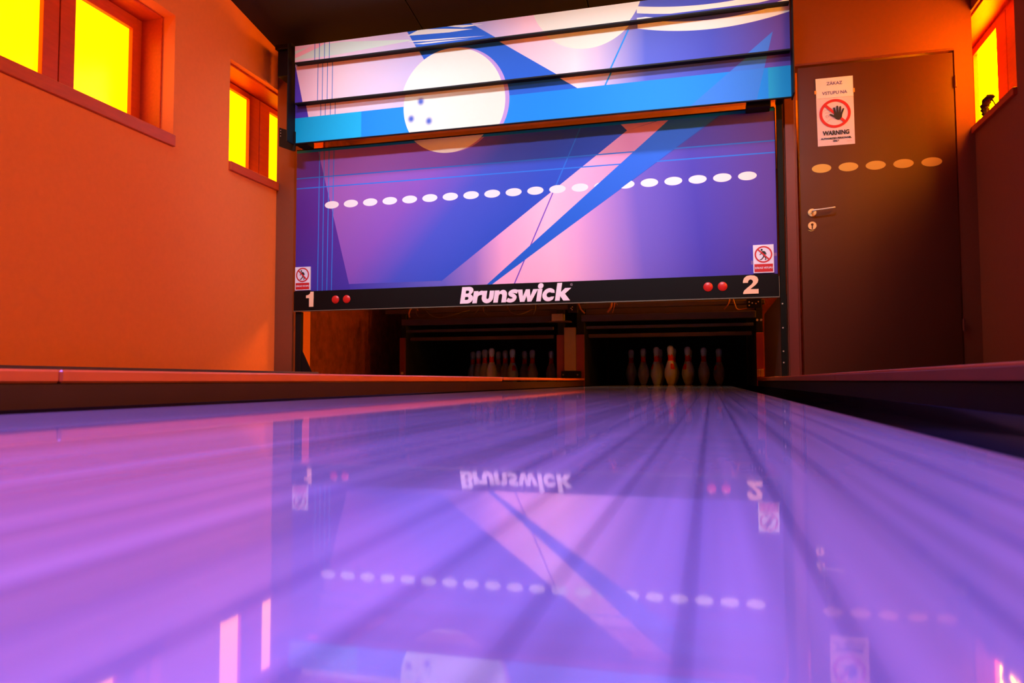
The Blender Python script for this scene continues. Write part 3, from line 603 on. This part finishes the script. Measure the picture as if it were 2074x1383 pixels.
# brackets to the wall at left
boxes('bracket', [(-2.835, -2.71, -2.335, -2.15, 2.40, 2.605), (-2.845, -2.70, -2.36, -2.14, 2.606, 2.645)], M['black'], um, 0.004)
bm = bmesh.new()
pl = [(-2.83, 2.010), (-2.71, 1.965), (-2.69, 1.965), (-2.69, 1.815), (-2.71, 1.815), (-2.83, 1.862)]
add_sheet(bm, pl, -2.31, 0.012); bmesh.ops.recalc_face_normals(bm, faces=bm.faces); br = finish('bracket', bm, M['black'], um)
for k in range(3): tube('rivet', [(-2.815, -2.3135, 1.985 - 0.022 * k), (-2.815, -2.3105, 1.985 - 0.022 * k)], 0.003, M['chrome'], br, 8)
box('crossbeam', -2.82, 0.86, -2.12, -2.09, 1.895, 1.94, M['black'], um, 0.003) if False else None

# support posts
pt = thing('support_post', (-2.765, -2.11, 0.0), 'black steel post with slanted foot gusset, left end of masking board', 'post')
box('upright', -2.79, -2.741, -2.108, -2.07, 0.060, 0.5915, M['black'], pt, 0.002)
bm = bmesh.new(); add_sheet(bm, [(-2.7405, 0.301), (-2.640, 0.105), (-2.640, 0.06), (-2.7405, 0.06)], -2.10, 0.008); bmesh.ops.recalc_face_normals(bm, faces=bm.faces); finish('gusset', bm, M['black'], pt)
box('foot', -2.83, -2.62, -2.14, -2.04, 0.05, 0.0595, M['black'], pt, 0.002)
pt2 = thing('support_post', (0.845, -2.115, 0.0), 'dark green steel post between masking board and door', 'post')
box('upright', 0.826, 0.862, -2.125, -2.095, 0.0685, 1.905, M['green'], pt2, 0.002)
box('arm', 0.82, 0.868, -2.235, -2.126, 1.893, 1.925, M['black'], pt2, 0.002)
for z0 in (0.55, 0.39, 0.235, 0.16): tube('bolt', [(0.838, -2.130, z0), (0.838, -2.1255, z0)], 0.005, M['chrome'], pt2, 8)

# prohibition signs at both bottom corners of the board
def prohibition(x0, x1, z0, z1, label):
    y = LY - 0.0012 - 0.012
    s = thing('prohibition_sign', ((x0 + x1) / 2, y, z0), label, 'sign', 'no-entry signs on the masking board')
    w, h = x1 - x0, z1 - z0; cx = (x0 + x1) / 2
    box('sheet', x0, x1, y, y + 0.0125, z0, z1, M['paper'], s)
    cz = z0 + h * 0.655; r = w * 0.43
    flat('ring', [circle(cx, cz, r, n=40), circle(cx, cz, r * 0.83, n=40)], y - 0.0008, 0.0006, M['signred'], s)
    bm = bmesh.new(); k = w / 0.132
    def P(q): return [(cx + a * k * 0.001, cz + b * k * 0.001) for a, b in q]
    fig = [P([(-11 + 7 * math.cos(t * PI / 6), 31 + 7 * math.sin(t * PI / 6)) for t in range(12)]), P([(-12, 22), (4, 23), (14, 6), (12, -10), (-1, -12), (-6, 4)]),
           P([(-8, 14), (-10, 6), (-22, -4), (-26, -1), (-14, 10)]), P([(4, 23), (14, 16), (20, 0), (17, -3), (9, 10)]),
           P([(-1, -11), (6, -11), (2, -22), (-12, -37), (-26, -37), (-24, -33), (-15, -31), (-6, -20)]), P([(3, -11), (12, -9), (17, -24), (17, -38), (6, -38), (7, -35), (12, -32), (9, -22)])]
    for i, q in enumerate(fig): add_sheet(bm, q, y - 0.0010 - 0.00004 * i, 0.0006)
    bmesh.ops.recalc_face_normals(bm, faces=bm.faces); finish('figure', bm, M['signblack'], s)
    flat('slash', [stroke([(cx - r * 0.64, cz + r * 0.64), (cx + r * 0.64, cz - r * 0.64)], r * 0.17)], y - 0.0022, 0.0006, M['signred'], s)
    cp = flat('caption_panel', [[(x0 + w * 0.05, z0 + h * 0.035), (x1 - w * 0.05, z0 + h * 0.035), (x1 - w * 0.05, z0 + h * 0.315), (x0 + w * 0.05, z0 + h * 0.315)]], y - 0.0008, 0.0006, M['signred'], s)
    text('lettering', 'ZÁKAZ VSTUPU', cx, z0 + h * 0.145, h * 0.085, y - 0.0016, M['paper'], cp, w * 0.86, 0.0005)
    return s
s1 = prohibition(-2.784, -2.652, 0.760, 0.944, 'small no-entry sign with walking figure at the left corner of the board, above numeral one')
s2 = prohibition(0.659, 0.790, 0.760, 0.949, 'small no-entry sign with walking figure at the right corner of the board, above numeral two')
flat('tape', [[(0.791, 0.872), (0.809, 0.872), (0.809, 0.893), (0.791, 0.893)]], LY - 0.002, 0.0015, M['cleartape'], s2)
flat('tape', [[(0.645, 0.820), (0.6585, 0.820), (0.6585, 0.846), (0.645, 0.846)]], LY - 0.002, 0.0015, M['cleartape'], s2)

# ================================================================== LANES
PITCH = 1.7971
HW = 0.527
Y0, Y1 = -11.6, 1.15
bw = 2 * HW / 39
bmb = bmesh.new(); g = 0.0002; c_ = 0.00025; th = 0.03
prof = [(-bw / 2 + g, -th), (-bw / 2 + g, -c_), (-bw / 2 + g + c_, 0), (bw / 2 - g - c_, 0), (bw / 2 - g, -c_), (bw / 2 - g, -th)]
A = [bmb.verts.new((x, Y0 + 5.2, z)) for x, z in prof]; B_ = [bmb.verts.new((x, Y1 + 5.2, z)) for x, z in prof]
for i in range(5): bmb.faces.new((A[i], A[i + 1], B_[i + 1], B_[i]))
bmb.faces.new((A[5], A[0], B_[0], B_[5])); bmb.faces.new(A[::-1]); bmb.faces.new(B_); bmesh.ops.recalc_face_normals(bmb, faces=bmb.faces)
board_me = bpy.data.meshes.new('board'); bmb.to_mesh(board_me); bmb.free(); board_me.materials.append(M['lane'])
for cx, lab in ((0.0, 'glossy violet-lit bowling lane of narrow boards, with the viewer lying on it'), (-PITCH, 'second bowling lane hidden behind the low wooden divider, left')):
    ln = thing('bowling_lane', (cx, -5.2, 0), lab, 'bowling lane')
    for i in range(39):
        o = bpy.data.objects.new('board', board_me); COL.objects.link(o); o.parent = ln; o.location = (-HW + bw * (i + 0.5), 0, 0); WORLD[o.name] = Vector((cx + o.location.x, -5.2, 0))
    bm = bmesh.new(); add_box(bm, cx - HW + 0.01, cx + HW - 0.01, Y0, Y1, -0.149, -0.031); finish('bed', bm, M['side'], ln)
# gutters: round-bottomed channels
def gutter(x0, x1, label):
    bm = bmesh.new(); n = 12; ya, yb = Y0, Y1
    prof = [(x0, 0.0 - 0.004)] + [((x0 + x1) / 2 - (x1 - x0) / 2 * 0.985 * math.cos(PI * k / n), -0.006 - 0.086 * math.sin(PI * k / n)) for k in range(n + 1)] + [(x1, -0.004)]
    inner = [bm.verts.new((x, ya, z)) for x, z in prof], [bm.verts.new((x, yb, z)) for x, z in prof]
    outer = [bm.verts.new((x, ya, z - 0.006)) for x, z in prof], [bm.verts.new((x, yb, z - 0.006)) for x, z in prof]
    for i in range(len(prof) - 1):
        bm.faces.new((inner[0][i], inner[1][i], inner[1][i + 1], inner[0][i + 1])); bm.faces.new((outer[0][i], outer[0][i + 1], outer[1][i + 1], outer[1][i]))
    for k in (0, 1):
        for i in range(len(prof) - 1): bm.faces.new((inner[k][i], inner[k][i + 1], outer[k][i + 1], outer[k][i]))
    for i in (0, len(prof) - 1): bm.faces.new((inner[0][i], inner[1][i], outer[1][i], outer[0][i]))
    bmesh.ops.recalc_face_normals(bm, faces=bm.faces)
    return tag(finish('gutter', bm, M['gutter'], smooth=True), label, 'gutter', 'gutters along the lanes')
gutter(HW + 0.002, 0.760, 'glossy black round gutter between lane and right-hand wooden divider')
gutter(-0.760, -HW - 0.002, 'dark gutter between lane and left-hand wooden divider')
gutter(-PITCH + HW + 0.002, -PITCH + 0.760, 'hidden gutter right of the second lane')
gutter(-PITCH - 0.760, -PITCH - HW - 0.002, 'hidden gutter left of the second lane')
# dividers
dv = thing('lane_divider', (-0.90, -5, -0.15), 'low wooden divider with orange-brown cap between the two lanes', 'divider')
box('side_board', -1.025, -0.772, Y0, -0.46, -0.149, 0.039, M['side'], dv)
for (ya, yb, x1, z0, z1) in ((Y0, -6.252, -0.770, 0.0405, 0.0655), (-6.25, -3.27, -0.770, 0.0405, 0.0655), (-3.268, -0.47, -0.760, 0.046, 0.0645)):
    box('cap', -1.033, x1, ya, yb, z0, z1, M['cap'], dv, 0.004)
dv2 = thing('lane_divider', (0.90, -5, -0.15), 'low wooden divider with brown cap right of the lane, before the door', 'divider')
box('side_board', 0.772, 1.03, Y0, -0.46, -0.149, 0.039, M['black'], dv2)
for (ya, yb, z1) in ((Y0, -4.72, 0.0665), (-4.718, -2.32, 0.0660), (-2.318, -0.47, 0.068)):  # lighter top strip stands in for light along the cap's upper edge
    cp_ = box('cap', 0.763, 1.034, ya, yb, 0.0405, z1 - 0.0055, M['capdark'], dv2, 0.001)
    st_ = box('lit_strip', 0.765, 1.034, ya, yb, z1 - 0.0053, z1, M['cap'], cp_, 0.001); st_['label'] = 'top strip, orange light put into its colour'
dv3 = thing('lane_divider', (-2.72, -5, -0.15), 'dark ledge along the foot of the left wall', 'divider')
box('side_board', -2.95, -2.563, Y0, -2.15, 0.0505, 0.100, M['side'], dv3)
box('cap', -2.979, -2.56, Y0, -2.145, 0.1005, 0.117, M['ledge'], dv3, 0.003)

# ================================================================== PIN MACHINES
KY = -0.45
def pinsetter(cx, label, beams):
    p = thing('pin_machine', (cx, KY, 0.0), label, 'pin machine')
    x0, x1 = cx - 0.762, cx + 0.762
    box('front_beam', x0 - 0.02, x1 + 0.0, KY - 0.05, KY, 0.592, 0.655, M['dark'], p, 0.004)
    box('lower_beam', x0 + 0.02, x1 - 0.02, KY - 0.02, KY + 0.03, 0.525, 0.552, M['dark'], p, 0.003)
    box('sweep_bar', x0 + 0.03, x1 - 0.03, KY + 0.05, KY + 0.09, 0.446, 0.480, M['darkbrown'], p, 0.004)
    box('hood', x0, x1, -0.38, 0.02, 0.665, 1.35, M['darkbrown'], p, 0.004)  # drawn out to the front to keep window light off the pins
    box('pit_curtain', x0 + 0.005, x1 - 0.005, 1.22, 1.24, -0.14, 0.70, M['curtain'], p)
    box('roof', x0 + 0.005, x1 - 0.005, 0.021, 1.6, 0.70, 0.72, M['curtain'], p)
    return p
pm2 = pinsetter(0.0, 'dark pin machine above the right rack of pins', None)
pm1 = pinsetter(-PITCH, 'dark pin machine above the left rack of pins', None)
def kick(name, x0, x1, z1, m, label, parent=None, ext=None):
    t = thing('kickback', ((x0 + x1) / 2, KY, 0), label, 'kickback panel', 'kickback panels of the pin machines')
    f_ = box('front_panel', x0, x1, KY, KY + 0.03, -0.14, z1, m, t, 0.002)
    box('side_panel', x0 + 0.004, x1 - 0.004, KY + 0.031, 1.6, -0.14, 1.30, M['curtain'], t)  # made tall to block the added window's light from the pins
    return t
kick('k', -1.026, -0.955, 0.475, M['redpanel'], 'narrow red kickback edge right of the left rack of pins')
k2 = kick('k', -0.842, -0.765, 0.475, M['redpanel'], 'narrow red kickback edge left of the right rack of pins')
k3 = kick('k', 0.765, 0.826, 0.465, M['redlit'], 'lit red kickback edge right of the right rack of pins')
box('bracket', 0.767, 0.792, KY - 0.02, KY - 0.001, 0.075, 0.140, M['brasslike'], k3, 0.002); box('bracket', 0.797, 0.822, KY - 0.012, KY - 0.001, 0.075, 0.140, M['brasslike'], k3, 0.002)
for x in (0.775, 0.808): tube('bolt', [(x, KY - 0.012, 0.575), (x, KY + 0.01, 0.575)], 0.010, M['brasslike'], k3, 10)
k4 = kick('k', -2.62, -2.565, 0.475, M['redpanel'], 'dim red kickback edge left of the left rack of pins')
box('bracket', -2.60, -2.58, KY - 0.015, KY - 0.001, 0.112, 0.137, M['brasslike'], k4, 0.002)
mp_ = thing('machine_post', (-0.898, KY, 0), 'tan panel on dark box between the two pin machines', 'post')
box('panel', -0.953, -0.844, KY - 0.012, KY + 0.02, 0.135, 0.545, M['tan'], mp_, 0.003)
box('base_box', -0.975, -0.79, KY - 0.055, KY - 0.013, 0.070, 0.1345, M['green'], mp_, 0.004)
for x in (-0.955, -0.82): tube('bolt', [(x, KY - 0.060, 0.10), (x, KY - 0.0545, 0.10)], 0.008, M['trim'], mp_, 8)
jb = thing('junction_box', (-0.985, -0.60, 0.594), 'small pale box between the two pin machines', 'box')
box('body', -1.038, -0.932, -0.62, -0.52, 0.596, 0.661, M['tan'], jb, 0.003); box('shelf', -1.09, -0.87, -0.62, -0.50, 0.585, 0.5955, M['darkbrown'], jb, 0.001)
sd = box('side_panel', 0.832, 0.872, -2.05, -0.48, 0.0685, 0.62, M['darkbrown']); sd.name = 'machine_side_panel'; tag(sd, 'dark brown side panel between machine and door wall', 'panel')
bk = boxes('machine_rail', [(-2.7, 0.83, -0.62, -0.56, 0.70, 0.74)], M['darkbrown'], None, 0.004); tag(bk, 'dark rail carrying hanging cables above the pin machines', 'rail')
# hanging cables
CB = [([(-2.257, 0.742), (-2.17, 0.67), (-2.069, 0.635), (-1.93, 0.66), (-1.827, 0.742)], 'thin brown cable hanging in a wide loop, left machine', 'cabledark', 0.005),
      ([(-2.36, 0.742), (-2.375, 0.69), (-2.37, 0.645)], 'leftmost short orange cable end, left machine', 'cable', 0.009),
      ([(-2.30, 0.742), (-2.305, 0.70), (-2.28, 0.648), (-2.22, 0.655)], 'thin curled cable beside the leftmost orange one', 'cabledark', 0.004),
      ([(-1.683, 0.742), (-1.70, 0.69), (-1.745, 0.645)], 'brown cable right of the wide loop, bent left', 'cabledark', 0.006),
      ([(-1.655, 0.742), (-1.64, 0.69), (-1.60, 0.645)], 'brown cable right of the wide loop, bent right', 'cabledark', 0.006),
      ([(-1.45, 0.742), (-1.38, 0.67), (-1.28, 0.65), (-1.20, 0.742)], 'slack dark cable loop left of the pale box', 'cabledark', 0.005),
      ([(-1.16, 0.742), (-1.15, 0.69), (-1.17, 0.645)], 'short dark cable just left of the pale box', 'cabledark', 0.006),
      ([(-0.775, 0.742), (-0.735, 0.68), (-0.70, 0.640)], 'bright orange cable right of the pale box', 'cable', 0.007),
      ([(-0.465, 0.742), (-0.468, 0.69), (-0.50, 0.645)], 'thick bright orange cable bundle, right machine', 'cable', 0.011),
      ([(-0.435, 0.742), (-0.440, 0.69), (-0.455, 0.64)], 'thin orange cable hugging the thick bundle, right machine', 'cable', 0.004),
      ([(0.540, 0.742), (0.525, 0.69), (0.490, 0.645)], 'orange cable bent left near numeral 2', 'cable', 0.006),
      ([(0.560, 0.742), (0.575, 0.69), (0.600, 0.640), (0.68, 0.648)], 'orange cable bent right near numeral 2', 'cable', 0.006)]
for pts, lab, mm, r in CB:
    pz = [(x, -0.80, z + (0.04 if z > 0.74 else 0)) for x, z in pts]; pz[0] = (pts[0][0], -0.605, 0.722)
    pz.insert(1, (pts[0][0], -0.74, 0.755))
    if pts[-1][1] > 0.7: pz[-1] = (pts[-1][0], -0.605, 0.722)
    tag(tube('cable', smooth_path(pz, 5), r, M[mm], None, 7), lab, 'cable', 'cables under the masking board')
tw = [(0.70, 0.715), (0.725, 0.705), (0.755, 0.70), (0.70, 0.685), (0.775, 0.715)]
fx = thing('fitting', (0.735, -0.66, 0.68), 'dark fitting with shiny bolts below numeral 2', 'fitting')
box('plate', 0.68, 0.80, -0.66, -0.625, 0.665, 0.745, M['black'], fx, 0.003)
for x, z in tw: tube('bolt', [(x, -0.668, z), (x, -0.6605, z)], 0.006, M['brasslike'], fx, 8)
fx2 = thing('fitting', (-0.83, -0.66, 0.66), 'dark fitting with two tiny bolts right of the pale box', 'fitting')
box('plate', -0.88, -0.79, -0.66, -0.625, 0.665, 0.735, M['black'], fx2, 0.003)
for x, z in ((-0.835, 0.715), (-0.838, 0.69), (-0.848, 0.703)): tube('bolt', [(x, -0.668, z), (x, -0.6605, z)], 0.005, M['brasslike'], fx2, 8)

# ================================================================== PINS
PP = [(0.0, 0.0), (0.0258, 0.0), (0.0285, 0.004), (0.0360, 0.019), (0.0453, 0.045), (0.0530, 0.072), (0.0590, 0.095), (0.0605, 0.1143), (0.0590, 0.135), (0.0540, 0.160), (0.0455, 0.188), (0.0365, 0.212), (0.0300, 0.230), (0.0250, 0.2435), (0.0232, 0.254), (0.0238, 0.268), (0.0262, 0.290), (0.0292, 0.313), (0.0316, 0.332), (0.0323, 0.343), (0.0313, 0.356), (0.0270, 0.369), (0.0180, 0.378), (0.0080, 0.3808), (0.0, 0.381)]
def prad(z):
    for (r0, z0), (r1, z1) in zip(PP, PP[1:]):
        if z0 <= z <= z1 and z1 > z0: return r0 + (r1 - r0) * (z - z0) / (z1 - z0)
    return 0.02
def lathe(prof, n=20):
    bm = bmesh.new(); rings = []
    for r, z in prof: rings.append([bm.verts.new((0, 0, z))] if r < 1e-6 else [bm.verts.new((r * math.cos(2 * PI * k / n), r * math.sin(2 * PI * k / n), z)) for k in range(n)])
    for a, b in zip(rings, rings[1:]):
        for k in range(n):
            j = (k + 1) % n
            if len(a) == 1: bm.faces.new((a[0], b[j], b[k]))
            elif len(b) == 1: bm.faces.new((a[k], a[j], b[0]))
            else: bm.faces.new((a[k], a[j], b[j], b[k]))
    bmesh.ops.recalc_face_normals(bm, faces=bm.faces); return bm
def to_me(name, bm, m):
    me = bpy.data.meshes.new(name); bm.to_mesh(me); bm.free(); me.materials.append(m)
    for p in me.polygons: p.use_smooth = True
    return me
pin_body = to_me('body', lathe(PP), M['pin'])
# red collar with a zigzag upper rim
bm = bmesh.new(); n = 24; zr = [0.234, 0.244, 0.254, 0.266, 0.278]
rings = []
for z in zr: rings.append([bm.verts.new(((prad(z) + 0.0006) * math.cos(2 * PI * k / n), (prad(z) + 0.0006) * math.sin(2 * PI * k / n), z)) for k in range(n)])
top = []
for k in range(n):
    z = 0.298 if k % 4 == 2 else (0.290 if k % 2 else 0.282); top.append(bm.verts.new(((prad(z) + 0.0006) * math.cos(2 * PI * k / n), (prad(z) + 0.0006) * math.sin(2 * PI * k / n), z)))
rings.append(top)
for a, b in zip(rings, rings[1:]):
    for k in range(n): bm.faces.new((a[k], a[(k + 1) % n], b[(k + 1) % n], b[k]))
pin_band = to_me('neck_band', bm, M['pinred'])
bm = bmesh.new(); zs = [0.153 + 0.054 * i / 5 for i in range(6)]; rows = []
for i, z in enumerate(zs):
    hw_ = 0.42 if 0 < i < 5 else 0.36; r = prad(z) + 0.0007
    rows.append([bm.verts.new((r * math.sin(-hw_ + 2 * hw_ * k / 6), -r * math.cos(-hw_ + 2 * hw_ * k / 6), z)) for k in range(7)])
for a, b in zip(rows, rows[1:]):
    for k in range(6): bm.faces.new((a[k], a[k + 1], b[k + 1], b[k]))
pin_mark = to_me('emblem', bm, M['pinred'])
S = 0.3048; RW = 0.264
SPOT = {1: (0, 0), 2: (-.5 * S, RW), 3: (.5 * S, RW), 4: (-S, 2 * RW), 5: (0, 2 * RW), 6: (S, 2 * RW), 7: (-1.5 * S, 3 * RW), 8: (-.5 * S, 3 * RW), 9: (.5 * S, 3 * RW), 10: (1.5 * S, 3 * RW)}
LAB = {7: 'bowling pin at the left end of the %s rack', 4: 'bowling pin second from left in the %s rack', 2: 'bowling pin third from left in the %s rack, just left of the foremost', 1: 'foremost bowling pin of the %s rack', 3: 'bowling pin just right of the foremost in the %s rack',
       6: 'bowling pin second from right in the %s rack', 10: 'bowling pin at the right end of the %s rack', 5: 'shadowed middle bowling pin behind the foremost of the %s rack', 8: 'shadowed back-row bowling pin left of centre in the %s rack', 9: 'shadowed back-row bowling pin right of centre in the %s rack'}
ANG = {('right', 2): -48, ('right', 1): 40, ('right', 3): -22, ('right', 10): -40, ('right', 6): -95, ('right', 4): -85, ('right', 7): 170, ('left', 7): -75, ('left', 3): 48, ('left', 6): -38, ('left', 10): -45}
for side, cx in (('right', 0.0), ('left', -PITCH)):
    for k in (1, 2, 3, 4, 5, 6, 7, 8, 9, 10):
        x, y = SPOT[k]
        p = thing('bowling_pin', (cx + x, y, 0.0005), LAB[k] % side, 'bowling pin', 'pins of the %s rack' % side)
        a = math.radians(ANG.get((side, k), 180) - 15); p.rotation_euler.z = a
        for nm, me in (('body', pin_body), ('neck_band', pin_band), ('emblem', pin_mark)):
            o = bpy.data.objects.new(nm, me); COL.objects.link(o); o.parent = p

# ================================================================== SMALL THINGS
bm = bmesh.new()
sx = 2.026
body = smooth_path([(sx, -2.262, 1.6600), (sx, -2.248, 1.690), (sx, -2.250, 1.722), (sx, -2.295, 1.745), (sx, -2.350, 1.741), (sx, -2.412, 1.722)], 4)
rad = [0.0175 + 0.008 * math.sin(PI * i / (len(body) - 1)) - 0.014 * (i / (len(body) - 1)) ** 4 for i in range(len(body))]
add_tube(bm, body, [r * (1 + 0.18 * ((i * 7) % 3 - 1)) for i, r in enumerate(rad)], 7)
add_tube(bm, smooth_path([(sx, -2.350, 1.732), (sx + 0.003, -2.385, 1.698), (sx, -2.422, 1.661)], 4), [0.009, 0.007, 0.006, 0.005, 0.004, 0.004, 0.004, 0.004, 0.004], 6)
tag(finish('curled_scrap', bm, M['scrap'], smooth=True), 'small dark curled scrap standing on the right window sill', 'scrap')

# lamps on the ceiling, above the picture
for p in MASK_LAMPS:
    t = thing('strip_lamp', (p[0], p[1], p[2]), 'black ceiling strip lamp shining on the masking unit, %s one' % ('left' if p[0] < -1 else 'right'), 'lamp', 'ceiling strip lamps')
    bm = bmesh.new(); add_box(bm, p[0] - 0.83, p[0] + 0.83, p[1] - 0.075, p[1] + 0.035, p[2] + 0.012, p[2] + 0.055, 0.004); finish('housing', bm, M['lamphouse'], t)
for p in FAR_LAMPS:  # housings of the added fill lamps, unseen from the camera
    t = thing('fill_lamp', (p[0], p[1], p[2]), 'added, unseen fill lamp aimed at the masking board, %s one' % ('left' if p[0] < -1 else 'right'), 'lamp', 'added fill lamps')
    bm = bmesh.new(); add_box(bm, p[0] - 0.68, p[0] + 0.68, p[1] - 0.12, p[1] - 0.01, p[2] - 0.02, p[2] + 0.055, 0.004); finish('housing', bm, M['lamphouse'], t)
for p in LANE_LAMPS:
    t = thing('violet_lamp', (p[0], p[1], p[2]), 'violet ceiling lamp above the lane, %s one' % ('nearer' if p[1] > -8 else 'farther'), 'lamp', 'violet ceiling lamps')
    bm = bmesh.new(); add_box(bm, p[0] - 0.8, p[0] + 0.8, p[1] - 0.16, p[1] + 0.16, p[2] + 0.08, p[2] + 0.12, 0.004); finish('housing', bm, M['lamphouse'], t)
